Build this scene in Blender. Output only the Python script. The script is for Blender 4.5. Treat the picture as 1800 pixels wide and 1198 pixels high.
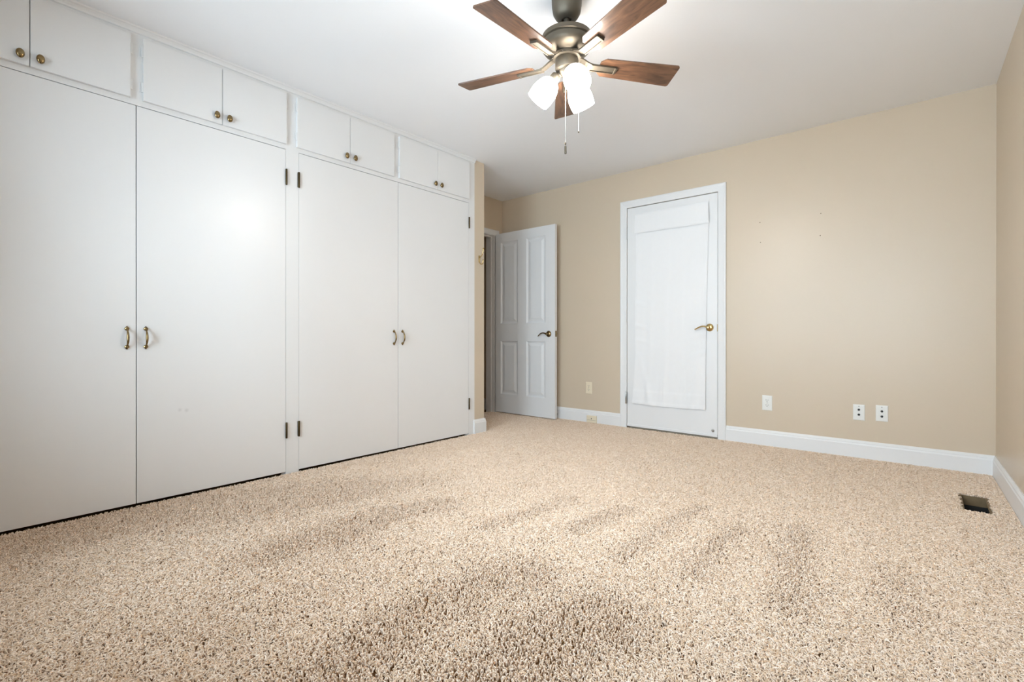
import bpy, bmesh, math, random
import numpy as np
from mathutils import Vector, Matrix
R = math.radians
for o in list(bpy.data.objects): bpy.data.objects.remove(o)
SC = bpy.context.scene
COL = SC.collection

# ---------------------------------------------------------------- camera, world, exposure
H = 2.40                 # ceiling height
D = 4.1977               # back wall
W0, WS = 3.3507, 0.0198  # right wall at the back wall, and its slight splay towards the front
YF = -0.55               # front wall (behind the camera)
XA = -0.6834             # wall of the entry alcove
def xr(y): return W0 + WS * (D - y)

yaw, pitch, roll, F = 0.7030, -0.0013, 0.0005, 857.81
cam = bpy.data.cameras.new('camera'); co = bpy.data.objects.new('camera', cam); COL.objects.link(co)
cam.sensor_width = 36.0; cam.lens = F / 1800 * 36.0
cam.shift_y = -6.54 / 1800
cam.clip_start = 0.02
fw = Vector((-math.sin(yaw) * math.cos(pitch), math.cos(yaw) * math.cos(pitch), math.sin(pitch)))
r0 = Vector((math.cos(yaw), math.sin(yaw), 0)); u0 = r0.cross(fw)
rr = r0 * math.cos(roll) + u0 * math.sin(roll); uu = -r0 * math.sin(roll) + u0 * math.cos(roll)
co.matrix_world = Matrix(((rr.x, uu.x, -fw.x, 3.0212), (rr.y, uu.y, -fw.y, 0.0), (rr.z, uu.z, -fw.z, 0.851), (0, 0, 0, 1)))
SC.camera = co

SC.view_settings.view_transform = 'Standard'
SC.view_settings.look = 'None'
SC.view_settings.gamma = 1.0
SC.view_settings.use_curve_mapping = False
SC.view_settings.exposure = 0.0

world = bpy.data.worlds.new('daylight'); SC.world = world
world.use_nodes = True
wb = world.node_tree.nodes['Background']
wb.inputs['Color'].default_value = (0.80, 0.94, 1.09, 1)
wb.inputs['Strength'].default_value = 14.5

WIN = [(0.50, 1.66), (2.08, 3.22)]      # two windows in the front wall (x ranges)
WZ = (0.45, 2.15)
for a, b in WIN:                        # portals: they only guide the sampling of the sky through the openings
    l = bpy.data.lights.new('window_daylight', 'AREA'); l.shape = 'RECTANGLE'
    l.size = b - a; l.size_y = WZ[1] - WZ[0]; l.cycles.is_portal = True
    lo = bpy.data.objects.new('window_daylight', l); COL.objects.link(lo)
    lo.location = ((a + b) / 2, YF - 0.13, (WZ[0] + WZ[1]) / 2)
    lo.rotation_euler = (R(90), 0, 0)   # faces +y, into the room

LAMP = 43.0                             # glow of the three lit glass shades
SC.cycles.max_bounces = 14; SC.cycles.diffuse_bounces = 10
SC.cycles.transparent_max_bounces = 12
SC.cycles.sample_clamp_indirect = 8.0
SC.cycles.caustics_reflective = False; SC.cycles.caustics_refractive = False

# ---------------------------------------------------------------- materials
def srgb(r, g, b):
    f = lambda c: (c / 255 / 12.92) if c / 255 <= 0.04045 else ((c / 255 + 0.055) / 1.055) ** 2.4
    return (f(r), f(g), f(b), 1)
def mat(name, col, rough=0.5, metal=0.0, spec=0.5, noise=0.0, nscale=8.0, bump=0.0, bscale=200.0, coat=0.0):
    m = bpy.data.materials.new(name); m.use_nodes = True
    nt = m.node_tree; b = nt.nodes['Principled BSDF']
    b.inputs['Base Color'].default_value = col
    b.inputs['Roughness'].default_value = rough
    b.inputs['Metallic'].default_value = metal
    b.inputs['Specular IOR Level'].default_value = spec
    b.inputs['Coat Weight'].default_value = coat
    tc = nt.nodes.new('ShaderNodeTexCoord')
    if noise:
        n = nt.nodes.new('ShaderNodeTexNoise'); n.inputs['Scale'].default_value = nscale; n.inputs['Detail'].default_value = 5
        nt.links.new(tc.outputs['Object'], n.inputs['Vector'])
        mx = nt.nodes.new('ShaderNodeMixRGB'); mx.blend_type = 'MIX'
        k = 1 - noise
        mx.inputs[1].default_value = (col[0] * k, col[1] * k, col[2] * k, 1)
        mx.inputs[2].default_value = (min(1, col[0] * (1 + noise)), min(1, col[1] * (1 + noise)), min(1, col[2] * (1 + noise)), 1)
        nt.links.new(n.outputs['Fac'], mx.inputs[0]); nt.links.new(mx.outputs[0], b.inputs['Base Color'])
    if bump:
        n2 = nt.nodes.new('ShaderNodeTexNoise'); n2.inputs['Scale'].default_value = bscale; n2.inputs['Detail'].default_value = 3
        nt.links.new(tc.outputs['Object'], n2.inputs['Vector'])
        bp = nt.nodes.new('ShaderNodeBump'); bp.inputs['Strength'].default_value = bump; bp.inputs['Distance'].default_value = 0.002
        nt.links.new(n2.outputs['Fac'], bp.inputs['Height']); nt.links.new(bp.outputs['Normal'], b.inputs['Normal'])
    return m
M = {}
M['white'] = mat('white_satin_paint', (0.765, 0.770, 0.775, 1), 0.33, spec=0.36, noise=0.012, nscale=3, bump=0.05, bscale=60)
M['white_door'] = mat('white_door_paint', (0.775, 0.778, 0.784, 1), 0.38, noise=0.012, nscale=3)
M['ceiling'] = mat('ceiling_paint', (0.87, 0.88, 0.90, 1), 0.9, spec=0.2, noise=0.01, nscale=2)
M['tan'] = mat('tan_wall_paint', srgb(203, 188, 167), 0.36, noise=0.015, nscale=4, bump=0.12, bscale=90)
M['carpet_back'] = mat('carpet_backing', srgb(112, 86, 58), 0.95, spec=0.1, noise=0.1, nscale=120)  # darker than the yarn, with the shade between tufts put into the colour
M['bronze'] = mat('dark_bronze', srgb(78, 66, 45), 0.4, metal=0.9, noise=0.25, nscale=90)
M['antique'] = mat('antique_brass', srgb(140, 119, 84), 0.24, metal=1.0, noise=0.18, nscale=70)
M['brass'] = mat('polished_brass', srgb(206, 180, 126), 0.14, metal=1.0, noise=0.05, nscale=40)
M['pewter'] = mat('brushed_pewter', srgb(98, 90, 78), 0.5, metal=0.7, noise=0.06, nscale=60)
M['steel'] = mat('steel', srgb(190, 190, 186), 0.25, metal=1.0, noise=0.05, nscale=60)
M['plate_white'] = mat('white_plastic', srgb(226, 226, 222), 0.35, noise=0.01)
M['plate_cream'] = mat('cream_plastic', srgb(226, 214, 190), 0.4, noise=0.01)
M['dark'] = mat('dark_slot', (0.02, 0.02, 0.02, 1), 0.6, noise=0.1)
M['slot_grey'] = mat('grey_slot', (0.25, 0.25, 0.235, 1), 0.6, noise=0.1)
M['duct'] = mat('brown_duct_metal', srgb(120, 100, 72), 0.55, metal=0.3, noise=0.25, nscale=40)
M['duct_dark'] = mat('duct_void', (0.012, 0.011, 0.01, 1), 0.8, noise=0.2)  # near-black colour stands in for the unlit void below the collar
M['cloth'] = mat('white_curtain_cloth', (0.82, 0.825, 0.835, 1), 0.85, spec=0.15, noise=0.012, nscale=25, bump=0.15, bscale=700)
M['rubber'] = mat('dark_rubber', (0.04, 0.04, 0.04, 1), 0.6, noise=0.1)

def glass_pane():
    m = bpy.data.materials.new('window_glass'); m.use_nodes = True; nt = m.node_tree; nt.nodes.clear()
    o = nt.nodes.new('ShaderNodeOutputMaterial'); t = nt.nodes.new('ShaderNodeBsdfTransparent'); g = nt.nodes.new('ShaderNodeBsdfGlossy')
    g.inputs['Roughness'].default_value = 0.02
    t.inputs['Color'].default_value = (0.96, 0.98, 0.97, 1)
    fr = nt.nodes.new('ShaderNodeFresnel'); fr.inputs['IOR'].default_value = 1.45
    mx = nt.nodes.new('ShaderNodeMixShader')
    nt.links.new(fr.outputs[0], mx.inputs[0]); nt.links.new(t.outputs[0], mx.inputs[1]); nt.links.new(g.outputs[0], mx.inputs[2]); nt.links.new(mx.outputs[0], o.inputs[0])
    return m
M['glass'] = glass_pane()
def lit_glass():
    m = mat('lit_frosted_glass', (0.9, 0.88, 0.84, 1), 0.4)
    b = m.node_tree.nodes['Principled BSDF']
    b.inputs['Emission Color'].default_value = (1.0, 0.945, 0.875, 1); b.inputs['Emission Strength'].default_value = LAMP
    return m
M['shade'] = lit_glass()
def walnut():
    m = mat('walnut_blade', srgb(120, 78, 50), 0.33, coat=0.25)
    nt = m.node_tree; b = nt.nodes['Principled BSDF']
    tc = nt.nodes.new('ShaderNodeTexCoord'); mp = nt.nodes.new('ShaderNodeMapping'); mp.inputs['Scale'].default_value = (5, 26, 26)
    n = nt.nodes.new('ShaderNodeTexNoise'); n.inputs['Scale'].default_value = 1.6; n.inputs['Detail'].default_value = 8; n.inputs['Distortion'].default_value = 1.2
    cr = nt.nodes.new('ShaderNodeValToRGB')
    cr.color_ramp.elements[0].position = 0.3; cr.color_ramp.elements[0].color = srgb(70, 49, 37)
    cr.color_ramp.elements[1].position = 0.72; cr.color_ramp.elements[1].color = srgb(120, 86, 63)
    nt.links.new(tc.outputs['UV'], mp.inputs['Vector']); nt.links.new(mp.outputs[0], n.inputs['Vector'])
    nt.links.new(n.outputs['Fac'], cr.inputs[0]); nt.links.new(cr.outputs[0], b.inputs['Base Color'])
    return m
M['walnut'] = walnut()
def scuffed():                            # the same door paint with two small grey rub marks
    m = mat('white_door_paint_scuffed', (0.765, 0.770, 0.775, 1), 0.33, spec=0.36)
    nt = m.node_tree; b = nt.nodes['Principled BSDF']
    g = nt.nodes.new('ShaderNodeNewGeometry'); prev = None
    for (y, z, r) in ((0.8364, 0.4615, 0.012), (0.8677, 0.4559, 0.013)):
        d = nt.nodes.new('ShaderNodeVectorMath'); d.operation = 'DISTANCE'; d.inputs[1].default_value = (0.0, y, z)
        nt.links.new(g.outputs['Position'], d.inputs[0])
        mr = nt.nodes.new('ShaderNodeMapRange'); mr.inputs[1].default_value = r; mr.inputs[2].default_value = r * 0.2
        mr.inputs[3].default_value = 0; mr.inputs[4].default_value = 0.22
        nt.links.new(d.outputs['Value'], mr.inputs[0])
        if prev:
            ad = nt.nodes.new('ShaderNodeMath'); ad.operation = 'MAXIMUM'
            nt.links.new(prev, ad.inputs[0]); nt.links.new(mr.outputs[0], ad.inputs[1]); prev = ad.outputs[0]
        else: prev = mr.outputs[0]
    mx = nt.nodes.new('ShaderNodeMixRGB'); mx.inputs[1].default_value = (0.765, 0.770, 0.775, 1); mx.inputs[2].default_value = (0.3, 0.3, 0.3, 1)
    nt.links.new(prev, mx.inputs[0]); nt.links.new(mx.outputs[0], b.inputs['Base Color'])
    return m
M['scuffed'] = scuffed()
def yarn():
    m = mat('carpet_yarn', srgb(214, 196, 170), 0.9, spec=0.08)
    nt = m.node_tree; b = nt.nodes['Principled BSDF']
    hi = nt.nodes.new('ShaderNodeHairInfo'); cr = nt.nodes.new('ShaderNodeValToRGB')
    cr.color_ramp.elements[0].color = srgb(214, 188, 160); cr.color_ramp.elements[1].color = srgb(247, 232, 217)
    nt.links.new(hi.outputs['Random'], cr.inputs[0]); nt.links.new(cr.outputs[0], b.inputs['Base Color'])
    return m
M['yarn'] = yarn()

# ---------------------------------------------------------------- mesh helpers
class MB:
    def __init__(s): s.bm = bmesh.new(); s.uv = None
    def box(s, lo, hi, bev=0.0, mtx=None, seg=2):
        c = [(lo[i] + hi[i]) / 2 for i in range(3)]; d = [max(1e-5, hi[i] - lo[i]) for i in range(3)]
        g = bmesh.ops.create_cube(s.bm, size=1.0)['verts']
        for v in g: v.co = Vector((c[0] + v.co.x * d[0], c[1] + v.co.y * d[1], c[2] + v.co.z * d[2]))
        if bev:
            es = list({e for v in g for e in v.link_edges})
            rb = bmesh.ops.bevel(s.bm, geom=es, offset=bev, segments=seg, affect='EDGES', profile=0.5)
            g = list({v for f in rb['faces'] for v in f.verts} | {v for v in g if v.is_valid})
        if mtx is not None:
            for v in g: v.co = mtx @ v.co
        return s
    def prism(s, pts, vec, cap=True):            # closed polygon of 3-D points swept along vec
        vec = Vector(vec); a = [s.bm.verts.new(Vector(p)) for p in pts]; b = [s.bm.verts.new(Vector(p) + vec) for p in pts]
        n = len(pts)
        for i in range(n): s.bm.faces.new((a[i], a[(i + 1) % n], b[(i + 1) % n], b[i]))
        if cap: s.bm.faces.new(a[::-1]); s.bm.faces.new(b)
        return s
    def lathe(s, prof, mtx=None, n=32, cap=True, sy=1.0):   # profile of (r, z) revolved about local z
        mtx = mtx or Matrix(); rings = []
        for r, z in prof:
            rings.append([s.bm.verts.new(mtx @ Vector((r * math.cos(2 * math.pi * k / n), r * sy * math.sin(2 * math.pi * k / n), z))) for k in range(n)])
        for a, b in zip(rings, rings[1:]):
            for k in range(n): s.bm.faces.new((a[k], a[(k + 1) % n], b[(k + 1) % n], b[k]))
        if cap:
            if prof[0][0] > 1e-6: s.bm.faces.new(rings[0][::-1])
            if prof[-1][0] > 1e-6: s.bm.faces.new(rings[-1])
        return s
    def tube(s, pts, rad, n=10, flat=1.0, ref=(0, 0, 1)):   # rad: number or one per point
        pts = [Vector(p) for p in pts]; m = len(pts); rad = rad if hasattr(rad, '__len__') else [rad] * m
        rings = []; ref = Vector(ref)
        for i, p in enumerate(pts):
            t = (pts[min(i + 1, m - 1)] - pts[max(i - 1, 0)]).normalized()
            a = t.cross(ref); a = a.normalized() if a.length > 1e-4 else t.orthogonal().normalized()
            b = a.cross(t)
            rings.append([s.bm.verts.new(p + (a * math.cos(2 * math.pi * k / n) + b * flat * math.sin(2 * math.pi * k / n)) * rad[i]) for k in range(n)])
        for a, b in zip(rings, rings[1:]):
            for k in range(n): s.bm.faces.new((a[k], a[(k + 1) % n], b[(k + 1) % n], b[k]))
        s.bm.faces.new(rings[0][::-1]); s.bm.faces.new(rings[-1])
        return s
def wpos(o):
    v = Vector((0, 0, 0))
    while o: v += Vector(o.location); o = o.parent
    return v
def tag(o, label=None, cat=None, group=None, kind=None):
    if label: o['label'] = label
    if cat: o['category'] = cat
    if group: o['group'] = group
    if kind: o['kind'] = kind
    return o
def build(name, mb, m, parent=None, origin=None, smooth=False, label=None, weld=True):
    """mesh given in world coordinates -> one object; its origin is the parent's base or the given point"""
    bm = mb.bm
    if weld: bmesh.ops.remove_doubles(bm, verts=bm.verts, dist=1e-6)
    bmesh.ops.recalc_face_normals(bm, faces=bm.faces)
    if origin is None:
        if parent is None: origin = Vector((0, 0, 0))
        else:
            c = [v.co for v in bm.verts]
            origin = Vector([(min(q[i] for q in c) + max(q[i] for q in c)) / 2 for i in range(3)])
    origin = Vector(origin)
    for v in bm.verts: v.co -= origin
    me = bpy.data.meshes.new(name); bm.to_mesh(me); bm.free()
    me.materials.append(m)
    if smooth:
        for p in me.polygons: p.use_smooth = True
        try: me.set_sharp_from_angle(angle=R(38))
        except Exception: pass
    o = bpy.data.objects.new(name, me); COL.objects.link(o)
    if parent: o.parent = parent; o.location = origin - wpos(parent)
    else: o.location = origin
    if label: o['label'] = label
    return o
def thing(name, label, cat, loc, group=None, kind=None):
    o = bpy.data.objects.new(name, None); COL.objects.link(o); o.location = loc; o.empty_display_size = 0.1
    return tag(o, label, cat, group, kind)
def struct(name, mb, m, label, cat, parent=None, smooth=False, origin=None):
    return tag(build(name, mb, m, parent, origin, smooth), label, cat, None, 'structure')
def axis(z, at=(0, 0, 0), x=None):          # matrix whose local z is the given direction
    z = Vector(z).normalized(); q = z.to_track_quat('Z', 'Y').to_matrix().to_4x4()
    return Matrix.Translation(Vector(at)) @ q

# ---------------------------------------------------------------- floor and carpet
VX, VY = (3.155, 3.277), (3.272, 3.602)          # the open floor duct
FZ = -0.010
mb = MB()
X0, X1, Y0, Y1 = -2.1, 3.62, YF - 0.12, 4.40
for lo, hi in (((X0, Y0), (VX[0], Y1)), ((VX[1], Y0), (X1, Y1)), ((VX[0], Y0), (VX[1], VY[0])), ((VX[0], VY[1]), (VX[1], Y1))):
    mb.box((lo[0], lo[1], -0.12), (hi[0], hi[1], FZ))
floor = struct('floor', mb, M['carpet_back'], 'beige wall-to-wall carpet covering the whole bedroom floor', 'floor')

def lean_field(x, y):
    """how far the pile is brushed towards the camera corner (+) or away (-): vacuum and foot tracks"""
    S = [([(0.19, 0.43), (0.31, 1.01), (0.55, 1.5)], 0.20, 1.0), ([(1.07, 0.83), (1.02, 1.35), (1.15, 1.64)], 0.10, 1.0),
         ([(1.51, 1.59), (1.556, 1.86), (1.60, 2.14)], 0.06, 0.9), ([(1.84, 1.82), (1.895, 2.2)], 0.06, 0.9),
         ([(2.125, 1.70), (2.127, 2.07), (2.16, 2.47)], 0.05, 0.8), ([(1.8755, 0.6), (1.844, 0.96), (1.86, 1.25), (1.93, 1.36)], 0.12, 1.1),
         ([(2.39, 1.75), (2.358, 2.1), (2.395, 2.3)], 0.045, 0.75), ([(2.60, 2.44), (2.66, 2.02), (2.70, 1.75)], 0.07, 0.9),
         ([(2.25, 0.75), (2.2, 1.1), (2.28, 1.29)], 0.15, 1.1), ([(2.92, 2.25), (2.97, 1.92)], 0.07, 0.6), ([(1.21, 1.06), (1.07, 1.45)], 0.06, 0.6),
         ([(0.6, 0.75), (0.65, 1.4), (0.8, 1.9)], 0.12, 0.5)]
    out = np.full(x.shape, -0.45)
    for pts, w, k in S:
        best = np.full(x.shape, 9.0)
        for (ax, ay), (bx, by) in zip(pts, pts[1:]):
            dx, dy = bx - ax, by - ay; t = np.clip(((x - ax) * dx + (y - ay) * dy) / (dx * dx + dy * dy), 0, 1)
            best = np.minimum(best, np.hypot(x - ax - t * dx, y - ay - t * dy))
        out += k * 1.45 / (1 + np.exp((best - w) / (0.24 * w)))
    out += 0.40 / (1 + np.exp((x - 0.85) / 0.18))
    out += 0.22 * np.sin(5.1 * x + 1.3 * np.sin(2.2 * y)) * np.sin(1.7 * y + 0.6) + 0.12 * np.sin(11 * x - 3 * y)
    return np.clip(out, -0.9, 1.1)
def carpet(density=42000):
    rng = np.random.default_rng(7)
    ax0, ax1, ay0, ay1 = -0.75, 3.45, -0.1, D - 0.004
    n = int(density * (ax1 - ax0) * (ay1 - ay0))
    x = rng.uniform(ax0, ax1, n); y = rng.uniform(ay0, ay1, n)
    dx, dy = x - 3.0212, y
    dep = dx * fw.x + dy * fw.y; lat = dx * rr.x + dy * rr.y
    keep = (dep > 0.85) & (np.abs(lat) < dep * 1.32 + 0.15) & (x < W0 + WS * (D - y) - 0.004)
    keep &= ~((x > VX[0]) & (x < VX[1]) & (y > VY[0]) & (y < VY[1]))
    keep &= (x > 0.010) | (y > 3.18)
    x, y = x[keep], y[keep]; n = len(x)
    L = lean_field(x, y)
    k2 = rng.uniform(0, 1, n) > 0.22 * np.clip((L + 0.3) / 1.1, 0, 1)      # pits show where the pile stands open
    x, y, L = x[k2], y[k2], L[k2]; n = len(x)
    th = rng.uniform(0, 2 * np.pi, n)
    cx, cy = 3.02 - x, 0.0 - y; cl = np.hypot(cx, cy); cx /= cl; cy /= cl      # direction towards the camera corner
    q = np.clip((L + 0.6) / 1.5, 0, 1)            # 0: pile laid flat away from the corner, 1: pile standing up
    ux = np.cos(th) * 0.9 + cx * L * 0.8; uy = np.sin(th) * 0.9 + cy * L * 0.8
    ul = np.hypot(ux, uy) + 1e-6; ux /= ul; uy /= ul
    ln = rng.uniform(0.007, 0.011, n) * (1.45 - 0.80 * q) * (1 + rng.normal(0, 0.18, n))
    h = rng.uniform(0.010, 0.0155, n) + 0.0025 * q - 0.001; tw = rng.normal(0, 0.8, n)
    P = np.zeros((n, 4, 3), np.float32)
    for k, (f, g) in enumerate(((0, 0), (0.22, 0.55), (0.62, 0.92), (1.0, 0.93))):
        a = tw * f; c, s = np.cos(a), np.sin(a)
        P[:, k, 0] = x + (ux * c - uy * s) * ln * f; P[:, k, 1] = y + (ux * s + uy * c) * ln * f; P[:, k, 2] = FZ + h * g
    P[:, 3, 2] -= 0.003 * rng.uniform(-0.6, 1, n) * (1 - 0.5 * q)
    m = P[..., 0] > xr(P[..., 1]) - 0.018
    P[..., 0] = np.where(m, xr(P[..., 1]) - 0.018, P[..., 0]); P[..., 1] = np.minimum(P[..., 1], D - 0.018)
    rad = np.tile(np.array([0.0012, 0.0015, 0.00145, 0.0010], np.float32), (n, 1)) * rng.uniform(0.8, 1.2, (n, 1)).astype(np.float32)
    cv = bpy.data.hair_curves.new('carpet_pile'); cv.add_curves([4] * n)
    cv.attributes['position'].data.foreach_set('vector', P.ravel())
    ra = cv.attributes.get('radius') or cv.attributes.new('radius', 'FLOAT', 'POINT')
    ra.data.foreach_set('value', rad.ravel())
    cv.materials.append(M['yarn'])
    o = bpy.data.objects.new('carpet_pile', cv); COL.objects.link(o); o.parent = floor
    tag(o, kind='stuff')
    return n
carpet()

# ---------------------------------------------------------------- shell
mb = MB(); mb.box((X0, Y0, H), (X1, Y1, H + 0.1))
struct('ceiling', mb, M['ceiling'], 'flat white painted ceiling above the bedroom', 'ceiling')

DX, DZ = (0.8821, 1.7076), 2.0531               # opening of the closed door in the back wall
T = 0.12
mb = MB()
mb.box((X0, D, FZ), (DX[0], D + T, H)); mb.box((DX[1], D, FZ), (X1, D + T, H)); mb.box((DX[0], D, DZ), (DX[1], D + T, H))
mb.box((DX[0], D + 0.06, FZ), (DX[1], D + T, DZ))
struct('wall_back', mb, M['tan'], 'tan painted back wall with the white closed door', 'wall')

mb = MB(); mb.prism([(xr(D), D, FZ), (xr(D) + T, D, FZ), (xr(YF) + T, YF, FZ), (xr(YF), YF, FZ)], (0, 0, H - FZ))
struct('wall_right', mb, M['tan'], 'tan painted wall beside the floor duct', 'wall')

mb = MB(); xs = [X0]
for a, b in WIN: xs += [a, b]
xs.append(X1)
for i, (a, b) in enumerate(zip(xs, xs[1:])):
    if i % 2 == 0: mb.box((a, YF - T, FZ), (b, YF, H))
    else: mb.box((a, YF - T, FZ), (b, YF, WZ[0])); mb.box((a, YF - T, WZ[1]), (b, YF, H))
struct('wall_front', mb, M['tan'], 'tan painted wall with two windows facing the closed white door', 'wall')
for i, (a, b) in enumerate(WIN):
    w = thing('window_%d' % (i + 1), ('white framed window beside the closet wall', 'white framed window beside the plain right wall')[i], 'window', (a, YF - 0.06, WZ[0]), kind='structure')
    f = MB(); fw_ = 0.05; zc = (WZ[0] + WZ[1]) / 2
    f.box((a, YF - 0.09, WZ[0]), (a + fw_, YF - 0.03, WZ[1])).box((b - fw_, YF - 0.09, WZ[0]), (b, YF - 0.03, WZ[1]))
    f.box((a, YF - 0.09, WZ[0]), (b, YF - 0.03, WZ[0] + fw_)).box((a, YF - 0.09, WZ[1] - fw_), (b, YF - 0.03, WZ[1])).box((a, YF - 0.085, zc - 0.025), (b, YF - 0.035, zc + 0.025))
    build('window_frame', f, M['white'], w)
    g = MB(); g.box((a + 0.02, YF - 0.062, WZ[0] + 0.02), (b - 0.02, YF - 0.058, WZ[1] - 0.02)); build('pane', g, M['glass'], w)
    s_ = MB(); s_.box((a - 0.05, YF - 0.03, WZ[0] - 0.03), (b + 0.05, YF + 0.05, WZ[0]), 0.004); build('window_sill', s_, M['white'], w)

# wall at the near end of the closets, and the wall that ends them by the entry
mb = MB(); mb.box((-0.70, YF, FZ), (0, -0.175, H))
struct('wall_left', mb, M['tan'], 'short tan wall at the window end of the closets', 'wall')
YE0, YE1 = 3.0555, 3.177                         # beige strip beside the last closet
EY = (3.245, 4.066); EZ = 1.9905                 # entry doorway in the alcove wall
mb = MB()
mb.box((XA - 0.117, YE0, FZ), (0, YE1, H))
mb.box((XA - 0.117, YE1, FZ), (XA, EY[0], H)); mb.box((XA - 0.117, EY[0], EZ), (XA, EY[1], H)); mb.box((XA - 0.117, EY[1], FZ), (XA, D, H))
struct('wall_entry', mb, M['tan'], 'tan wall end and recessed doorway wall beside the last closet', 'wall')
mb = MB(); mb.box((-2.05, YE1 - 1.5, FZ), (-1.95, D, H)); mb.box((-1.95, YE1 - 1.5, FZ), (-0.80, YE1 - 1.4, H)); mb.box((-0.80, YE1 - 1.5, FZ), (-0.71, YE0, H))
struct('wall_hall', mb, M['tan'], 'dim tan hallway wall beyond the open entry door', 'wall')

def base_prof(h=0.1226, t=0.015):               # (out, z) profile of a baseboard with a moulded cap
    return [(0, FZ), (t, FZ), (t, h - 0.030), (t - 0.002, h - 0.026), (t - 0.0035, h - 0.020), (t - 0.003, h - 0.015), (t - 0.006, h - 0.009), (t - 0.0085, h - 0.004), (t - 0.010, h), (0, h)]
CX = (0.8166, 1.7735)                            # outer edges of the white door's casing
mb = MB(); mb.prism([(XA, D - a, z) for a, z in base_prof()], (CX[0] - XA, 0, 0))
struct('baseboard_back', mb, M['white'], 'white baseboard between the open door and the closed door', 'baseboard')
mb = MB(); mb.prism([(CX[1], D - a, z) for a, z in base_prof()], (W0 - CX[1], 0, 0))
struct('baseboard_back.001', mb, M['white'], 'long white baseboard under the coaxial wall plates', 'baseboard')
mb = MB(); p = [(D, 0), (YF, 0)]
A = [mb.bm.verts.new((xr(D) - a, D, z)) for a, z in base_prof()]; B = [mb.bm.verts.new((xr(YF) - a, YF, z)) for a, z in base_prof()]
for i in range(len(A)): j = (i + 1) % len(A); mb.bm.faces.new((A[i], A[j], B[j], B[i]))
mb.bm.faces.new(A); mb.bm.faces.new(B[::-1])
struct('baseboard_right', mb, M['white'], 'white baseboard along the wall beside the floor duct', 'baseboard')
mb = MB(); pr = base_prof()
lo_ = [mb.bm.verts.new((a, YE0 - 0.012, z)) for a, z in pr]; mid = [mb.bm.verts.new((a, YE1 + a, z)) for a, z in pr]; en = [mb.bm.verts.new((XA, YE1 + a, z)) for a, z in pr]
for P_, Q_ in ((lo_, mid), (mid, en)):
    for i in range(len(pr)): j = (i + 1) % len(pr); mb.bm.faces.new((P_[i], P_[j], Q_[j], Q_[i]))
mb.bm.faces.new(lo_); mb.bm.faces.new(en[::-1])
struct('baseboard_left', mb, M['white'], 'short white baseboard wrapping the wall end beside the last closet', 'baseboard')
mb = MB(); mb.prism([(-1.95, D - a, z) for a, z in base_prof()], (1.95 + XA - 0.117, 0, 0))
struct('baseboard_hall', mb, M['white'], 'white baseboard in the dim hallway past the entry door', 'baseboard')

# ---------------------------------------------------------------- door casings
def casing(mb, plane, lo, hi, top, w, zb, t=0.018):
    """mitred three-sided casing; plane(u, out, z) -> point; opening lo..hi, up to top"""
    prof = [(0.0, 0.0), (0.0, t * 0.55), (0.006, t * 0.75), (w - 0.022, t * 0.9), (w - 0.014, t), (w - 0.004, t), (w, t * 0.8), (w, 0.0)]
    st = [[plane(lo - a, b, zb) for a, b in prof], [plane(lo - a, b, top + a) for a, b in prof], [plane(hi + a, b, top + a) for a, b in prof], [plane(hi + a, b, zb) for a, b in prof]]
    V = [[mb.bm.verts.new(q) for q in s] for s in st]
    for P_, Q_ in zip(V, V[1:]):
        for i in range(len(prof)): j = (i + 1) % len(prof); mb.bm.faces.new((P_[i], P_[j], Q_[j], Q_[i]))
    mb.bm.faces.new(V[0]); mb.bm.faces.new(V[-1][::-1])
mb = MB(); casing(mb, lambda u, o, z: (u, D - o, z), DX[0], DX[1], DZ, 0.0655, FZ)
struct('trim_1', mb, M['white'], 'white casing around the closed curtained door', 'door trim')
mb = MB(); casing(mb, lambda u, o, z: (XA + o, u, z), EY[0] + 0.0, EY[1] + 0.004, EZ - 0.004, 0.060, FZ)
mb.box((XA - 0.125, EY[1] - 0.004, FZ), (XA + 0.003, EY[1] + 0.004, EZ)); mb.box((XA - 0.125, EY[0], EZ - 0.006), (XA + 0.003, EY[1] - 0.004, EZ + 0.002)); mb.box((XA - 0.125, EY[0] - 0.004, FZ), (XA + 0.004, EY[0] + 0.006, EZ))
mb.box((XA - 0.080, EY[1] - 0.012, FZ), (XA - 0.042, EY[1] - 0.0035, EZ - 0.006)); mb.box((XA - 0.080, EY[0] + 0.006, EZ - 0.016), (XA - 0.042, EY[1] - 0.012, EZ - 0.0055))
struct('trim_2', mb, M['white'], 'white jamb and casing of the entry doorway by the hall', 'door trim')

# ---------------------------------------------------------------- lever handles
def lever(parent, at, face, along, m, tipdrop=0.0):
    """rose, neck and curved lever; face: outward normal, along: direction of the lever"""
    at, n, a = Vector(at), Vector(face), Vector(along)
    mb = MB(); mb.lathe([(0.0, 0.016), (0.012, 0.0155), (0.022, 0.013), (0.029, 0.008), (0.032, 0.003), (0.033, 0.0)], axis(n, at), 32)
    mb.lathe([(0.012, 0.010), (0.010, 0.030), (0.0115, 0.046), (0.009, 0.054), (0, 0.056)], axis(n, at), 24)
    z = Vector((0, 0, 1)); base = at + n * 0.046
    pts = []; rad = []
    for i in range(13):
        t = i / 12; pts.append(base + a * (0.112 * t) + z * (0.013 * math.sin(t * math.pi * 1.25) - 0.006 * t - tipdrop * max(0, t - 0.8) * 5) - n * (0.012 * t * t)); rad.append(0.0095 - 0.0035 * t)
    mb.tube(pts, rad, 12, 0.8)
    return build('lever_handle', mb, m, parent, smooth=True)

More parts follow.
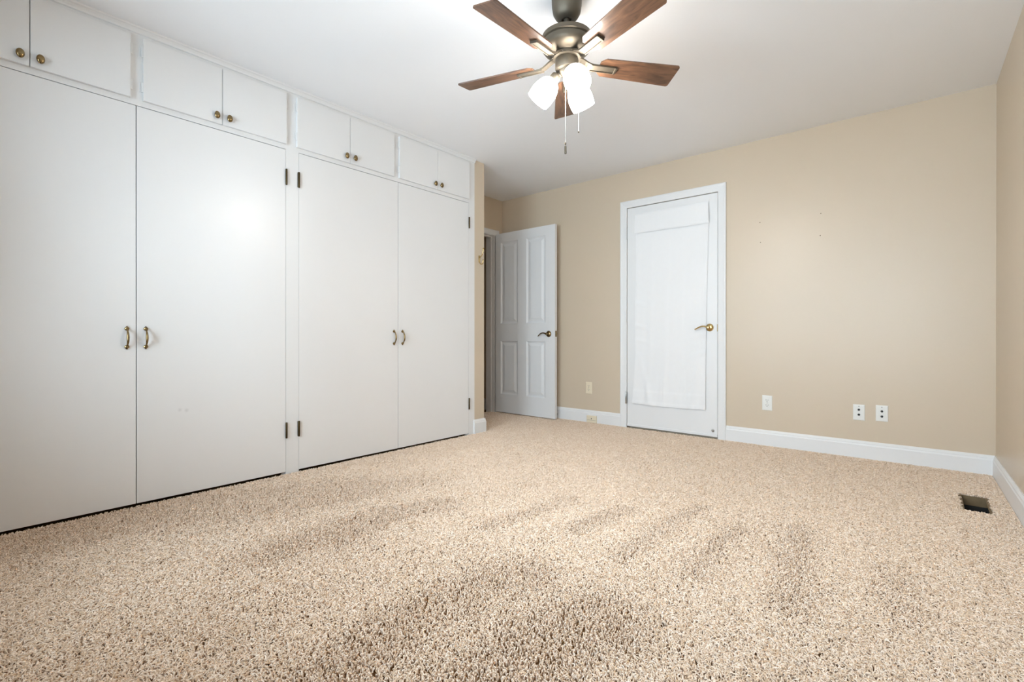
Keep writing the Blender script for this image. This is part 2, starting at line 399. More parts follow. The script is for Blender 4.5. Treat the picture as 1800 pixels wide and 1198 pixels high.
# ---------------------------------------------------------------- closed door in the back wall
d2 = thing('door_1', 'closed white door in the tan back wall, covered by a white curtain panel', 'door', ((DX[0] + DX[1]) / 2, D, 0), kind='structure')
a, b = DX[0] + 0.004, DX[1] - 0.004; z0, z1 = 0.016, DZ - 0.005; yf = D - 0.004
gx, gz = (a + 0.115, b - 0.115), (0.30, z1 - 0.12)
mb = MB()
mb.box((a, yf, z0), (gx[0], yf + 0.04, z1)).box((gx[1], yf, z0), (b, yf + 0.04, z1))
mb.box((gx[0], yf, z0), (gx[1], yf + 0.04, gz[0])).box((gx[0], yf, gz[1]), (gx[1], yf + 0.04, z1))
for x_ in gx: mb.box((x_ - 0.01, yf - 0.004, gz[0] - 0.01), (x_ + 0.01, yf + 0.01, gz[1] + 0.01), 0.002)
for z_ in gz: mb.box((gx[0] - 0.01, yf - 0.004, z_ - 0.01), (gx[1] + 0.01, yf + 0.01, z_ + 0.01), 0.002)
build('door_leaf', mb, M['white_door'], d2)
mb = MB(); mb.box((gx[0], yf + 0.016, gz[0]), (gx[1], yf + 0.022, gz[1])); build('pane', mb, M['glass'], d2)
mb = MB(); mb.box((a, yf - 0.004, z0), (b, yf + 0.004, z0 + 0.022), 0.002); build('bottom_sweep', mb, M['white'], d2)
lever(d2, (1.640, yf, 0.928), (0, -1, 0), (-1, 0, 0), M['brass'])
mb = MB(); mb.box((b - 0.002, yf - 0.006, 0.895), (b + 0.006, yf + 0.01, 0.955), 0.001); build('latch', mb, M['brass'], d2)
for i, zc in enumerate((1.816, 1.043, 0.281)):
    mb = MB(); x_ = a - 0.004
    mb.lathe([(0.0, -0.057), (0.005, -0.056), (0.0065, -0.052), (0.0065, 0.052), (0.005, 0.056), (0, 0.057)], Matrix.Translation((x_, yf - 0.018, zc)), 16)
    for k in (-0.03, -0.01, 0.01, 0.03): mb.lathe([(0.0070, k - 0.0008), (0.0070, k + 0.0008)], Matrix.Translation((x_, yf - 0.018, zc)), 16)
    mb.box((x_ - 0.0015, yf - 0.018, zc - 0.05), (x_ + 0.0015, yf + 0.004, zc + 0.05))
    build('hinge', mb, M['steel'] if i == 2 else M['white'], d2, smooth=True, label='bare metal hinge' if i == 2 else None)
mb = MB(); mb.lathe([(0.0, 0.010), (0.007, 0.009), (0.011, 0.006), (0.012, 0.0)], axis((0, -1, 0), (1.668, yf, 0.068)), 20)
mb.lathe([(0.0075, 0.0095), (0.0055, 0.013), (0, 0.0135)], axis((0, -1, 0), (1.668, yf, 0.068)), 16)
build('stop_button', mb, M['steel'], d2, smooth=True)

# curtain panel over the door glass
cu = thing('curtain', 'white cloth panel with a rod-pocket header hanging over the closed door glass', 'curtain', (1.29, yf, 1.80))
rng = random.Random(4)
def cloth(zt, zb, xl, xr_, off, nx=72, nz=150, header=False):
    mb = MB(); rows = []
    for j in range(nz + 1):
        t = j / nz; z = zt + (zb - zt) * t; row = []
        for i in range(nx + 1):
            s = i / nx
            l, r = xl(t), xr_(t); x = l + (r - l) * s
            fold = 0.0014 * math.sin(s * 31 + 0.8 * math.sin(t * 3)) + 0.0012 * math.sin(s * 13 + 2) + 0.0008 * math.sin(s * 57 + t * 2)
            if header:
                o = off + 0.009 * math.sin(math.pi * min(1, t)) ** 0.5 + 0.4 * fold + 0.005 * t
            else:
                low = max(0, (t - 0.70) / 0.30)
                o = off + fold * (0.6 + 1.0 * t) + 0.005 * low * (1 + 0.5 * math.sin(s * 6 + 1))
                o += 0.010 * low ** 0.7 * math.exp(-((s - 0.05 - 0.22 * low) / (0.035 + 0.02 * low)) ** 2)        # diagonal drape from the left edge
                o += 0.009 * low ** 0.7 * math.exp(-((s - 0.97 + 0.24 * low) / (0.04 + 0.02 * low)) ** 2)         # and from the right edge
                for kk, (sz, s0, w0, am) in enumerate(((0.42, 0.02, 0.10, 0.004), (0.55, 0.03, 0.13, 0.005), (0.63, 0.02, 0.16, 0.004), (0.70, 0.98, 0.16, 0.005), (0.60, 0.97, 0.12, 0.003))):
                    o += am * math.exp(-((s - s0) / w0) ** 2) * math.exp(-((t - sz - 0.35 * (s - s0) ** 2 - 0.06 * abs(s - s0)) / 0.012) ** 2)   # short crease lines at the edges
                if t > 0.925: o += 0.0022
                if t > 0.985: o += 0.002
                z2 = z - 0.010 * low * math.sin(math.pi * s)
            row.append(mb.bm.verts.new((x, yf - o, z if header else z2)))
        rows.append(row)
    for P_, Q_ in zip(rows, rows[1:]):
        for i in range(nx): mb.bm.faces.new((P_[i], P_[i + 1], Q_[i + 1], Q_[i]))
    bmesh.ops.solidify(mb.bm, geom=list(mb.bm.faces), thickness=0.0022)
    return mb
XL = lambda t: 0.972 + 0.004 * math.sin(t * 9) - 0.030 * max(0, (t - 0.72) / 0.28) ** 0.8 if t > 0.72 else 0.972 + 0.004 * math.sin(t * 9)
XR = lambda t: 1.634 - 0.006 * math.sin(math.pi * t) - 0.024 * t
build('panel', cloth(1.822, 0.238, XL, XR, 0.0065), M['cloth'], cu, smooth=True)
build('header', cloth(1.986, 1.803, lambda t: 0.968 + 0.002 * math.sin(t * 5), lambda t: 1.633 + 0.006 * t, 0.009, 40, 16, True), M['cloth'], cu, smooth=True)

# ---------------------------------------------------------------- open entry door
ed = thing('door_2', 'open white four-panel door standing against the tan back wall', 'door', (XA, 4.07, 0), kind='structure')
lx0, lx1, ly0, ly1, lz0, lz1 = -0.690, 0.1445, 4.070, 4.105, 0.013, 1.998
PX = [(-0.594, -0.347), (-0.229, 0.023)]; PZ = [(0.213, 0.805), (0.993, 1.900)]
mb = MB(); bm = mb.bm
def panel_face(y, sgn):
    """front or back skin with four sunken moulded fields with a raised centre"""
    xs = [lx0, PX[0][0], PX[0][1], PX[1][0], PX[1][1], lx1]; zs = [lz0, PZ[0][0], PZ[0][1], PZ[1][0], PZ[1][1], lz1]
    g = [[bm.verts.new((x, y, z)) for z in zs] for x in xs]
    for i in range(5):
        for j in range(5):
            q = (g[i][j], g[i + 1][j], g[i + 1][j + 1], g[i][j + 1])
            if i in (1, 3) and j in (1, 3):
                prev = list(q); x_0, x_1, z_0, z_1 = xs[i], xs[i + 1], zs[j], zs[j + 1]
                for ins, dep in ((0.004, 0.002), (0.012, 0.009), (0.020, 0.011), (0.026, 0.011), (0.052, 0.0035), (0.056, 0.003)):
                    cur = [bm.verts.new((x_0 + ins, y + sgn * dep, z_0 + ins)), bm.verts.new((x_1 - ins, y + sgn * dep, z_0 + ins)), bm.verts.new((x_1 - ins, y + sgn * dep, z_1 - ins)), bm.verts.new((x_0 + ins, y + sgn * dep, z_1 - ins))]
                    for k in range(4): bm.faces.new((prev[k], prev[(k + 1) % 4], cur[(k + 1) % 4], cur[k]))
                    prev = cur
                bm.faces.new(prev)
            else: bm.faces.new(q)
    return [g[0][j] for j in range(6)], [g[5][j] for j in range(6)], [g[i][0] for i in range(6)], [g[i][5] for i in range(6)]
e0, e1 = panel_face(ly0, 1), panel_face(ly1, -1)
for A_, B_ in zip(e0, e1):
    for i in range(5): bm.faces.new((A_[i], A_[i + 1], B_[i + 1], B_[i]))
build('door_leaf', mb, M['white_door'], ed)
lever(ed, (0.066, ly0, 0.879), (0, -1, 0), (-1, 0, 0), M['antique'], 0.008)
lever(ed, (0.066, ly1, 0.879), (0, 1, 0), (-1, 0, 0), M['antique'], 0.008).data.name = 'lever_back'
mb = MB(); mb.box((lx1 - 0.001, ly0 + 0.006, 0.850), (lx1 + 0.0015, ly1 - 0.006, 0.910)).box((lx1, ly0 + 0.012, 0.871), (lx1 + 0.010, ly1 - 0.012, 0.889), 0.002); build('latch', mb, M['antique'], ed)
for zc in (1.80, 1.02, 0.25):
    mb = MB(); mb.lathe([(0.0, -0.046), (0.006, -0.045), (0.006, 0.045), (0, 0.046)], Matrix.Translation((lx0 - 0.001, ly1 + 0.006, zc)), 14); build('hinge', mb, M['antique'], ed, smooth=True)

# ---------------------------------------------------------------- closets
def knob_mb(y, z, x0):
    mb = MB(); mt = axis((1, 0, 0), (x0, y, z))
    mb.lathe([(0.009, 0.0), (0.007, 0.003), (0.0055, 0.007), (0.0055, 0.010)], mt, 16)
    pr = [(0.0, 0.005)] + [(math.sin(math.pi * k / 12), 0.0145 - 0.0095 * math.cos(math.pi * k / 12)) for k in range(1, 12)] + [(0.0, 0.024)]
    n = 24; rings = []
    for r, h in pr:
        rings.append([mb.bm.verts.new((x0 + h, y + 0.0145 * r * math.cos(2 * math.pi * k / n), z + 0.0205 * r * math.sin(2 * math.pi * k / n))) for k in range(n)])
    for A_, B_ in zip(rings, rings[1:]):
        for k in range(n): mb.bm.faces.new((A_[k], A_[(k + 1) % n], B_[(k + 1) % n], B_[k]))
    return mb
def pull_mb(y, z, x0):
    mb = MB()
    for s in (1, -1):                           # spade-shaped feet
        zc = z + s * 0.046
        out = [(0.0, 0.013), (0.0105, 0.001), (0.0085, -0.005), (0.004, -0.010), (-0.004, -0.010), (-0.0085, -0.005), (-0.0105, 0.001)]
        base = [mb.bm.verts.new((x0, y + a, zc + s * b)) for a, b in out]; mid = [mb.bm.verts.new((x0 + 0.004, y + a, zc + s * b)) for a, b in out]
        top = [mb.bm.verts.new((x0 + 0.008, y + a * 0.55, zc + s * b * 0.55)) for a, b in out]; tip = mb.bm.verts.new((x0 + 0.0105, y, zc))
        for A_, B_ in ((base, mid), (mid, top)):
            for i in range(7): mb.bm.faces.new((A_[i], A_[(i + 1) % 7], B_[(i + 1) % 7], B_[i]))
        for i in range(7): mb.bm.faces.new((top[i], top[(i + 1) % 7], tip))
        mb.lathe([(0.0045, -0.002), (0.0055, 0.0), (0.0045, 0.002)], axis((0.75, 0, -s * 0.66), (x0 + 0.0145, y, zc - s * 0.0085)), 12)
    pts, rad = [], []
    for i in range(21):
        t = i / 20; q = abs(2 * t - 1)
        pts.append((x0 + 0.006 + 0.022 * (1 - q ** 2.6), y, z + 0.044 * (2 * t - 1) * (0.98))); rad.append(0.0030 + 0.0040 * (1 - q ** 1.7))
    mb.tube(pts, rad, 14, 0.85, ref=(0, 1, 0))
    return mb
def hinge_mb(y, z, s):
    mb = MB(); mb.lathe([(0, -0.0495), (0.005, -0.049), (0.0062, -0.046), (0.0062, 0.046), (0.005, 0.049), (0, 0.0495)], Matrix.Translation((0.0062, y, z)), 14)
    for k in (-0.028, -0.009, 0.009, 0.028): mb.lathe([(0.0067, k - 0.0006), (0.0067, k + 0.0006)], Matrix.Translation((0.0062, y, z)), 14)
    mb.box((-0.001, min(y, y + s * 0.007), z - 0.047), (0.0022, max(y, y + s * 0.007), z + 0.047))
    return mb
def small_hinge_mb(y, z, s):
    mb = MB(); mb.lathe([(0, -0.025), (0.0035, -0.0245), (0.0045, -0.022), (0.0045, 0.022), (0.0035, 0.0245), (0, 0.025)], Matrix.Translation((0.012, y, z)), 12)
    mb.box((0.0, min(y, y + s * 0.012), z - 0.023), (0.0028, max(y, y + s * 0.012), z + 0.023), 0.0008)
    return mb
ZT, ZTB = 2.007, 0.013                           # tall doors
UZ = (2.037, 2.349)                              # overlay upper doors
FT = 2.385
def closet(label, y0, y1, tall, uppers, scuff=None):
    c = thing('built_in_closet', label, 'closet', (0, (y0 + y1) / 2, 0), 'built-in closets')
    ys = [y0] + [v for t in tall for v in t] + [y1]
    f = MB(); tl = (tall[0][0] - 0.0016, tall[-1][1] + 0.0016)
    f.box((-0.022, y0, FZ), (0, tl[0], H - 0.001)); f.box((-0.022, tl[1], FZ), (0, y1, H - 0.001))
    f.box((-0.022, tl[0], ZT + 0.003), (0, tl[1], H - 0.001))
    f.box((-0.036, tl[0] - 0.012, FZ), (-0.0205, tl[0] + 0.014, ZT)); f.box((-0.036, tl[1] - 0.014, FZ), (-0.0205, tl[1] + 0.012, ZT))
    build('face_frame', f, M['white'], c)
    bd = MB(); bd.box((-0.66, y0, 0.0), (-0.64, y1, H - 0.002)); bd.box((-0.64, y0, 0.0), (-0.022, y0 + 0.018, H - 0.002)); bd.box((-0.64, y1 - 0.018, 0.0), (-0.022, y1, H - 0.002)); bd.box((-0.64, y0 + 0.018, 2.01), (-0.022, y1 - 0.018, 2.028))
    build('carcass', bd, M['white'], c)
    for i, (a, b) in enumerate(tall):
        last = i == len(tall) - 1
        ga = 0.0 if i == 0 else 0.0018; gb = 0.0 if last else 0.0018
        m = MB(); m.box((-0.020, a + ga, ZTB), (0.0, b - gb, ZT), 0.0010)
        dr = build('closet_door', m, M['scuffed'] if scuff == i else M['white'], c)
        hy = (a + 0.0385) if i else (b - 0.0385)
        build('pull_handle', pull_mb(hy, 0.8445, 0.0), M['antique'], dr, smooth=True)
        yh = (b + 0.0025) if last else (a - 0.0015)
        for zh in (1.8375, 0.2705): build('hinge', hinge_mb(yh, zh, 1 if last else -1), M['bronze'], dr, smooth=True)
    for i, (a, b) in enumerate(uppers):
        lead = i % 2 == 0
        m = MB(); m.box((0.0008, a + (0 if lead else 0.0015), UZ[0]), (0.0185, b - (0.0015 if lead else 0), UZ[1]), 0.0016)
        dr = build('upper_door', m, M['white'], c)
        ky = (b - 0.031) if lead else (a + 0.033)
        build('knob', knob_mb(ky, 2.077, 0.0185), M['antique'], dr, smooth=True)
        yh = (a - 0.003) if lead else (b + 0.003)
        for zh in (2.281, 2.104): build('hinge', small_hinge_mb(yh, zh, -1 if lead else 1), M['white'], dr, smooth=True)
    return c
k_ = 0.9939
closet('white built-in closet with scuff marks on a tall door, cut off by the photo edge', -0.174, 1.4435, [(-0.105, 0.6495), (0.6495, 1.3985)],
       [(-0.089 * k_, 0.2686 * k_), (0.2686 * k_, 0.6274 * k_), (0.6793 * k_, 1.0440 * k_), (1.0440 * k_, 1.4055 * k_)], scuff=1)
closet('white built-in closet between the centre post and the tan wall end by the entry', 1.4435, 3.0555, [(1.4815, 2.2430), (2.2430, 2.9835)],
       [(1.4722 * k_, 1.8444 * k_), (1.8444 * k_, 2.2101 * k_), (2.2575 * k_, 2.6348 * k_), (2.6348 * k_, 2.9969 * k_)])
mb = MB(); mb.prism([(0.0, -0.174, 2.368), (0.008, -0.174, 2.371), (0.011, -0.174, 2.379), (0.017, -0.174, 2.388), (0.023, -0.174, 2.392), (0.025, -0.174, H), (0.0, -0.174, H)], (0, YE0 + 0.174, 0))
struct('trim_3', mb, M['white'], 'white crown moulding along the top of the closets', 'trim')

# ---------------------------------------------------------------- ceiling fan
FX, FY = 1.776, 1.853
fan = thing('ceiling_fan', 'five-blade walnut ceiling fan with three lit glass shades', 'ceiling fan', (FX, FY, H))
T0 = Matrix.Translation((FX, FY, 0))
mb = MB(); mb.lathe([(0.068, H), (0.069, H - 0.012), (0.0675, H - 0.05), (0.062, H - 0.082), (0.052, H - 0.100), (0.040, H - 0.112), (0.024, H - 0.114), (0.022, H - 0.106), (0, H - 0.106)], T0, 48); build('canopy', mb, M['pewter'], fan, smooth=True)
mb = MB(); mb.lathe([(0.0125, 2.30), (0.0125, 2.21)], T0, 24); mb.lathe([(0.022, 2.238), (0.022, 2.222), (0.026, 2.215)], T0, 24); build('downrod', mb, M['pewter'], fan, smooth=True)
mb = MB(); mb.lathe([(0.026, 2.226), (0.070, 2.224), (0.100, 2.219), (0.112, 2.211), (0.114, 2.203), (0.114, 2.191), (0.109, 2.188), (0.106, 2.185), (0.111, 2.182), (0.112, 2.166), (0.110, 2.157), (0.104, 2.149), (0.090, 2.140), (0.072, 2.133), (0.062, 2.131), (0.058, 2.127), (0, 2.127)], T0, 64)
build('motor_housing', mb, M['pewter'], fan, smooth=True)
mb = MB(); mb.lathe([(0.048, 2.130), (0.062, 2.126), (0.062, 2.112), (0.048, 2.108)], T0, 48)
for k in range(10):
    a_ = 2 * math.pi * k / 10; mb.lathe([(0.004, 0), (0.004, 0.004), (0, 0.005)], axis((math.cos(a_), math.sin(a_), 0), (FX + 0.062 * math.cos(a_), FY + 0.062 * math.sin(a_), 2.119)), 8)
build('flywheel', mb, M['pewter'], fan, smooth=True)
mb = MB(); mb.lathe([(0.036, 2.112), (0.050, 2.110), (0.0525, 2.104), (0.0525, 2.066), (0.049, 2.060), (0.038, 2.056), (0.035, 2.044), (0.024, 2.034), (0.012, 2.030), (0, 2.029)], T0, 48); build('switch_housing', mb, M['pewter'], fan, smooth=True)
PITCH = -0.231; ZB = 2.093
for k in range(5):
    th = R(196.55) + k * 2 * math.pi / 5
    o_ = Vector((math.cos(th), math.sin(th), 0)); t_ = Vector((-math.sin(th), math.cos(th), 0))
    tp = t_ * math.cos(PITCH) + Vector((0, 0, 1)) * math.sin(PITCH); nn = o_.cross(tp)
    C0 = Vector((FX, FY, ZB))
    P3 = lambda r, w, h: C0 + o_ * r + tp * w + nn * h
    ra_, rb_, wa, wb_ = 0.155, 0.5345, 0.051, 0.064
    ol = [(ra_, -wa * 0.62), (ra_, wa * 0.62), (ra_ + 0.022, wa)]
    def corner(cx, cy, rad, a0, a1): return [(cx + rad * math.cos(a0 + (a1 - a0) * i / 6), cy + rad * math.sin(a0 + (a1 - a0) * i / 6)) for i in range(7)]
    ol += corner(rb_ - 0.011, wb_ - 0.011, 0.011, R(90), 0) + corner(rb_ - 0.011, -wb_ + 0.011, 0.011, 0, R(-90)) + [(ra_ + 0.022, -wa)]
    mb = MB(); lo_ = [mb.bm.verts.new(P3(a, b, -0.003)) for a, b in ol]; hi_ = [mb.bm.verts.new(P3(a, b, 0.003)) for a, b in ol]
    n_ = len(ol)
    uvl = mb.bm.loops.layers.uv.new('UVMap')
    fs = [mb.bm.faces.new(lo_), mb.bm.faces.new(hi_[::-1])] + [mb.bm.faces.new((lo_[i], hi_[i], hi_[(i + 1) % n_], lo_[(i + 1) % n_])) for i in range(n_)]
    idx = {}
    for v, q in zip(lo_, ol): idx[v] = q
    for v, q in zip(hi_, ol): idx[v] = q
    for f_ in fs:
        for l_ in f_.loops: l_[uvl].uv = (idx[l_.vert][0] + 1.7 * k, idx[l_.vert][1] + 0.9 * k)
    bl = build('blade', mb, M['walnut'], fan)
    mb = MB()                                    # bracket under the blade
    mt = Matrix(((o_.x, tp.x, nn.x, C0.x), (o_.y, tp.y, nn.y, C0.y), (o_.z, tp.z, nn.z, C0.z), (0, 0, 0, 1)))
    mb.box((0.118, -0.019, -0.0095), (0.236, 0.019, -0.003), 0.0015, mt)
    mb.box((0.228, -0.019, -0.0150), (0.238, 0.019, -0.003), 0.0015, mt)
    mb.box((0.115, 0.0145, -0.0135), (0.236, 0.019, -0.006), 0.001, mt); mb.box((0.115, -0.019, -0.0135), (0.236, -0.0145, -0.006), 0.001, mt)
    za = 2.119 - ZB
    for i in range(6):                           # arm rising from the blade to the flywheel
        t0, t1 = i / 6, (i + 1) / 6
        q = []
        for t in (t0, t1):
            r = 0.124 - 0.070 * t; e = t * t * (3 - 2 * t); cc = C0 + o_ * r + Vector((0, 0, 1)) * (za * e - 0.006 * (1 - e)); wv = (tp * (1 - e) + t_ * e).normalized()
            q.append((cc, wv, 0.0185 - 0.004 * e))
        vs = []
        for cc, wv, hw in q:
            up_ = o_.cross(wv); vs.append([mb.bm.verts.new(cc + wv * s1 * hw + up_ * s2 * 0.004) for s1, s2 in ((-1, -1), (1, -1), (1, 1), (-1, 1))])
        for j in range(4): mb.bm.faces.new((vs[0][j], vs[0][(j + 1) % 4], vs[1][(j + 1) % 4], vs[1][j]))
    build('blade_bracket', mb, M['pewter'], bl)
for az in (207, 87, -33):
    a_ = R(az); dd = Vector((math.cos(a_) * math.sin(R(40)), math.sin(a_) * math.sin(R(40)), -math.cos(R(40))))
    nk = Vector((FX + 0.055 * math.cos(a_), FY + 0.055 * math.sin(a_), 2.03)); hub = Vector((FX + 0.018 * math.cos(a_), FY + 0.018 * math.sin(a_), 2.050))
    mb = MB(); mb.tube([hub, hub.lerp(nk, 0.5) + Vector((0, 0, 0.003)), nk - dd * 0.004], 0.012, 16)
    mb.lathe([(0.012, -0.016), (0.021, -0.010), (0.0235, 0.0), (0.0235, 0.016), (0.0205, 0.020), (0, 0.020)], axis(dd, nk - dd * 0.006), 28); sk = build('lamp_socket', mb, M['pewter'], fan, smooth=True)
    mb = MB(); mb.lathe([(0.0, 0.008), (0.016, 0.008), (0.026, 0.012), (0.038, 0.022), (0.048, 0.040), (0.0545, 0.062), (0.0565, 0.082), (0.0555, 0.105), (0.0530, 0.124), (0.0505, 0.124), (0.0530, 0.104), (0.0540, 0.082), (0.0520, 0.063), (0.0455, 0.042), (0.036, 0.025), (0.024, 0.015), (0.0, 0.0115)], axis(dd, nk), 40)
    build('lamp_shade', mb, M['shade'], fan, smooth=True)
    pl = bpy.data.lights.new('bulb', 'POINT'); pl.energy = 18.5; pl.color = (1.0, 0.935, 0.86); pl.shadow_soft_size = 0.022
    po = bpy.data.objects.new('bulb', pl); COL.objects.link(po); po.parent = fan; po.location = nk + dd * 0.075 - Vector(fan.location)
for (x_, y_, zt_, zb_, fob) in ((1.797, 1.812, 2.036, 1.716, True), (1.817, 1.888, 2.05, 1.785, False)):
    mb = MB(); mb.tube([(x_, y_, zt_), (x_, y_, (zt_ + zb_) / 2), (x_, y_, zb_)], 0.0011, 8)
    z = zb_
    while z < zt_ - 0.03: mb.lathe([(0.0, -0.0018), (0.0013, -0.0013), (0.0018, 0), (0.0013, 0.0013), (0, 0.0018)], Matrix.Translation((x_, y_, z)), 8); z += 0.0048
    ch = build('pull_chain', mb, M['steel'], fan, smooth=True)
    mb = MB()
    if fob:
        mb.lathe([(0, 0.012), (0.0035, 0.010), (0.004, 0.006), (0.0035, 0.002), (0.0015, 0.0), (0.0015, -0.005)], Matrix.Translation((x_, y_, zb_ - 0.012)), 16)
        mb.lathe([(0.0015, 0.0), (0.0042, -0.002), (0.0048, -0.008), (0.0048, -0.034), (0.004, -0.037), (0, -0.037)], Matrix.Translation((x_, y_, zb_ - 0.015)), 16)
    else:
        mb.lathe([(0, 0.0), (0.003, -0.001), (0.0036, -0.004), (0.0028, -0.008), (0, -0.009)], Matrix.Translation((x_, y_, zb_)), 16)
    build('fob', mb, M['pewter'], ch, smooth=True)

# ---------------------------------------------------------------- wall plates
def plate_mb(x, z, w=0.071, h=0.116, y=D):
    mb = MB(); n = [(0, 0.0), (0.0, 0.0035), (0.003, 0.0055), (0.010, 0.0062)]
    rings = []
    for ins, o in n: rings.append([mb.bm.verts.new((x + sx * (w / 2 - ins), y - o, z + sz * (h / 2 - ins))) for sx, sz in ((-1, -1), (1, -1), (1, 1), (-1, 1))])
    for A_, B_ in zip(rings, rings[1:]):
        for i in range(4): mb.bm.faces.new((A_[i], A_[(i + 1) % 4], B_[(i + 1) % 4], B_[i]))
    mb.bm.faces.new(rings[-1]); return mb
def screw(parent, x, z, y, m):
    mb = MB(); mb.lathe([(0.0032, 0.0), (0.003, 0.001), (0, 0.0014)], axis((0, -1, 0), (x, y, z)), 12); build('screw', mb, m, parent, smooth=True)
def outlet(label, x, z, m, slot):
    o = thing('wall_outlet', label, 'outlet', (x, D, z), 'duplex outlets on the back wall')
    build('cover_plate', plate_mb(x, z), m, o)
    for s in (1, -1):
        zc = z + s * 0.0195; mb = MB()
        pts = [(0.0165 * math.cos(t), 0.0165 * math.sin(t)) for t in [2 * math.pi * i / 28 for i in range(28)]]
        pts = [(a, max(-0.0135, min(0.0135, b))) for a, b in pts]
        mb.prism([(x + a, D - 0.0055, zc + b) for a, b in pts], (0, -0.0022, 0)); rc = build('receptacle', mb, m, o)
        mb = MB(); mb.box((x - 0.0085, D - 0.0081, zc - 0.001), (x - 0.0055, D - 0.007, zc + 0.0095)).box((x + 0.0055, D - 0.0081, zc - 0.001), (x + 0.0085, D - 0.007, zc + 0.008)); mb.lathe([(0.0033, 0.0), (0.0033, 0.0011)], axis((0, -1, 0), (x, D - 0.007, zc - 0.0075)), 12)
        build('slots', mb, slot, rc, label='grey outlet slots')
    screw(o, x, z, D - 0.0062, M['steel'])
outlet('cream duplex outlet low on the tan wall between the two white doors', 0.4685, 0.3425, M['plate_cream'], M['slot_grey'])
outlet('white duplex outlet low on the tan wall beside the closed door casing', 2.0785, 0.335, M['plate_white'], M['slot_grey'])
def coax(label, x, z, dy):
    o = thing('coaxial_wall_plate', label, 'wall plate', (x, D, z), 'coaxial wall plates')
    build('cover_plate', plate_mb(x, z, 0.068, 0.110), M['plate_white'], o)
    for k, s in enumerate((1, -1)):
        zc = z + dy + s * 0.0175; mb = MB()
        mb.lathe([(0.0075, 0.0), (0.0075, 0.003), (0.0050, 0.0035), (0.0050, 0.010), (0.0035, 0.0105), (0, 0.0095)], axis((0, -1, 0), (x, D - 0.006, zc)), 16)
        build('jack', mb, M['dark'], o, smooth=True, label='dark coaxial jack')
    screw(o, x, z + 0.043, D - 0.0062, M['slot_grey']); screw(o, x, z - 0.043, D - 0.0062, M['plate_white'])
coax('white plate with two dark jacks, the one closer to the closed door', 2.6645, 0.320, 0.002)
coax('white plate with two dark jacks, the one closer to the room corner', 2.7935, 0.3255, -0.003)

pj = thing('phone_jack', 'small cream phone jack box on the baseboard below the cream outlet', 'phone jack', (0.512, D - 0.015, 0.038))
yb = D - 0.015
mb = MB(); mb.box((0.4575, yb - 0.016, 0.004), (0.569, yb, 0.074), 0.004); build('cover', mb, M['plate_cream'], pj)
mb = MB(); mb.box((0.462, yb - 0.0175, 0.029), (0.565, yb - 0.0155, 0.031)); build('seam', mb, M['slot_grey'], pj)
mb = MB(); mb.box((0.510, yb - 0.0172, 0.040), (0.518, yb - 0.0155, 0.050)); build('jack', mb, M['dark'], pj, label='dark jack opening')

# nails left in the wall where pictures hung
for lab, x_, z_ in (('tiny nail in the tan wall, upper one nearer the closed door', 2.0253, 1.7503), ('tiny nail in the tan wall, lower one nearer the closed door', 2.0296, 1.5929),
                    ('tiny nail in the tan wall, upper one nearer the room corner', 2.4345, 1.7554), ('tiny nail in the tan wall, lower one nearer the room corner', 2.4311, 1.5931)):
    mb = MB(); mb.lathe([(0.0012, -0.004), (0.0012, 0.004), (0.0032, 0.0042), (0.0030, 0.0056), (0, 0.006)], axis((0, -1, 0), (x_, D, z_)), 10)
    tag(build('nail', mb, M['bronze'], None, (x_, D, z_), True), lab, 'nail', 'nails left in the back wall')

# brass coat hook on the wall end
hk = thing('coat_hook', 'shiny brass double coat hook on the tan wall end beside the last closet', 'coat hook', (0, 3.115, 1.54))
mb = MB(); mb.box((0, 3.105, 1.508), (0.005, 3.121, 1.569), 0.0022)
for z_ in (1.516, 1.561): mb.lathe([(0.0045, 0.0), (0.004, 0.002), (0, 0.003)], axis((1, 0, 0), (0.0045, 3.113, z_)), 12)
build('mount_plate', mb, M['brass'], hk, smooth=True)
mb = MB(); mb.tube([(0.004, 3.113, 1.553), (0.018, 3.114, 1.556), (0.032, 3.115, 1.568), (0.042, 3.116, 1.588), (0.046, 3.117, 1.607), (0.049, 3.117, 1.622)], [0.005, 0.0042, 0.004, 0.004, 0.0045, 0.006], 12, ref=(0, 1, 0))
mb.lathe([(0, -0.006), (0.006, -0.003), (0.0072, 0.001), (0.005, 0.006), (0, 0.008)], Matrix.Translation((0.0495, 3.117, 1.626)), 14); build('upper_prong', mb, M['brass'], hk, smooth=True)
mb = MB(); mb.tube([(0.004, 3.113, 1.515), (0.012, 3.113, 1.500), (0.023, 3.114, 1.490), (0.035, 3.115, 1.490), (0.044, 3.116, 1.502), (0.047, 3.116, 1.520)], [0.005, 0.0042, 0.004, 0.004, 0.0045, 0.005], 12, ref=(0, 1, 0))
mb.lathe([(0, -0.006), (0.006, -0.003), (0.0072, 0.001), (0.005, 0.006), (0, 0.008)], Matrix.Translation((0.0475, 3.116, 1.524)), 14); build('lower_prong', mb, M['brass'], hk, smooth=True)

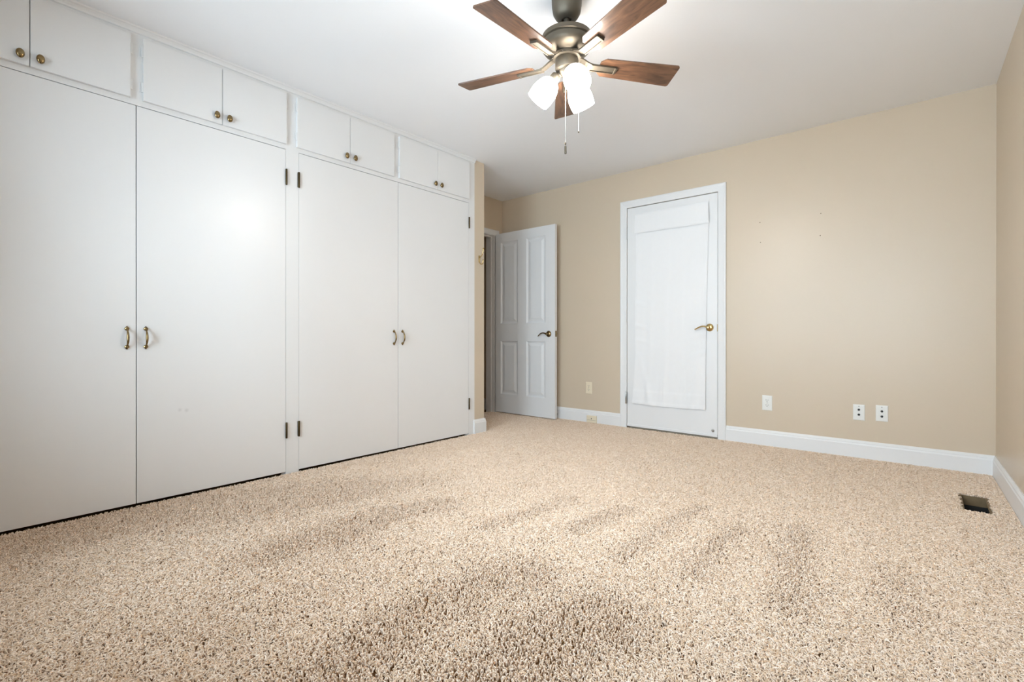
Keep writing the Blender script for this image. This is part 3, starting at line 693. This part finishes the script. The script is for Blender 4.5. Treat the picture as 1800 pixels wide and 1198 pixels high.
# spring door stop on the baseboard behind the open door
ds = thing('door_stop', 'small door stop on the baseboard behind the open panelled door', 'door stop', (0.09, D - 0.015, 0.047))
mb = MB(); mb.lathe([(0.010, 0), (0.009, 0.004), (0.005, 0.006)], axis((0, -1, 0), (0.09, D - 0.015, 0.047)), 16)
pts = [(0.09 + 0.005 * math.cos(t), D - 0.020 - t * 0.0006, 0.047 + 0.005 * math.sin(t)) for t in [i * 0.5 for i in range(160)]]
mb.tube(pts, 0.0009, 6); build('spring', mb, M['steel'], ds, smooth=True)
mb = MB(); mb.lathe([(0.006, 0.0), (0.0075, 0.002), (0.0075, 0.010), (0.005, 0.013), (0, 0.0135)], axis((0, -1, 0), (0.09, D - 0.066, 0.047)), 16); build('tip', mb, M['rubber'], ds, smooth=True)

# open floor duct
vt = thing('floor_duct', 'open brown metal floor duct in the carpet near the room corner', 'floor vent', ((VX[0] + VX[1]) / 2, (VY[0] + VY[1]) / 2, FZ))
zt_ = -0.002; zm_ = -0.056; zb_ = -0.118
mb = MB()
mb.box((VX[0], VY[0], zm_), (VX[0] + 0.003, VY[1], zt_)).box((VX[1] - 0.003, VY[0], zm_), (VX[1], VY[1], zt_)).box((VX[0], VY[0], zm_), (VX[1], VY[0] + 0.003, zt_ - 0.006)).box((VX[0], VY[1] - 0.003, zm_), (VX[1], VY[1], zt_ - 0.004))
build('duct_wall', mb, M['duct'], vt)
mb = MB(); mb.box((VX[0], VY[0], -0.0075), (VX[0] + 0.016, VY[1], -0.0045), 0.0008).box((VX[1] - 0.016, VY[0], -0.0075), (VX[1], VY[1], -0.0045), 0.0008)
build('rim', mb, M['duct'], vt)
mb = MB(); mb.box((VX[0], VY[0], zb_), (VX[1], VY[1], zb_ + 0.003)).box((VX[0] + 0.001, VY[0], zb_), (VX[0] + 0.003, VY[1], zm_)).box((VX[1] - 0.003, VY[0], zb_), (VX[1] - 0.001, VY[1], zm_)).box((VX[0], VY[0] + 0.001, zb_), (VX[1], VY[0] + 0.003, zm_)).box((VX[0], VY[1] - 0.003, zb_), (VX[1], VY[1] - 0.001, zm_))
build('duct_void', mb, M['duct_dark'], vt, label='void below the metal collar, its darkness painted black')
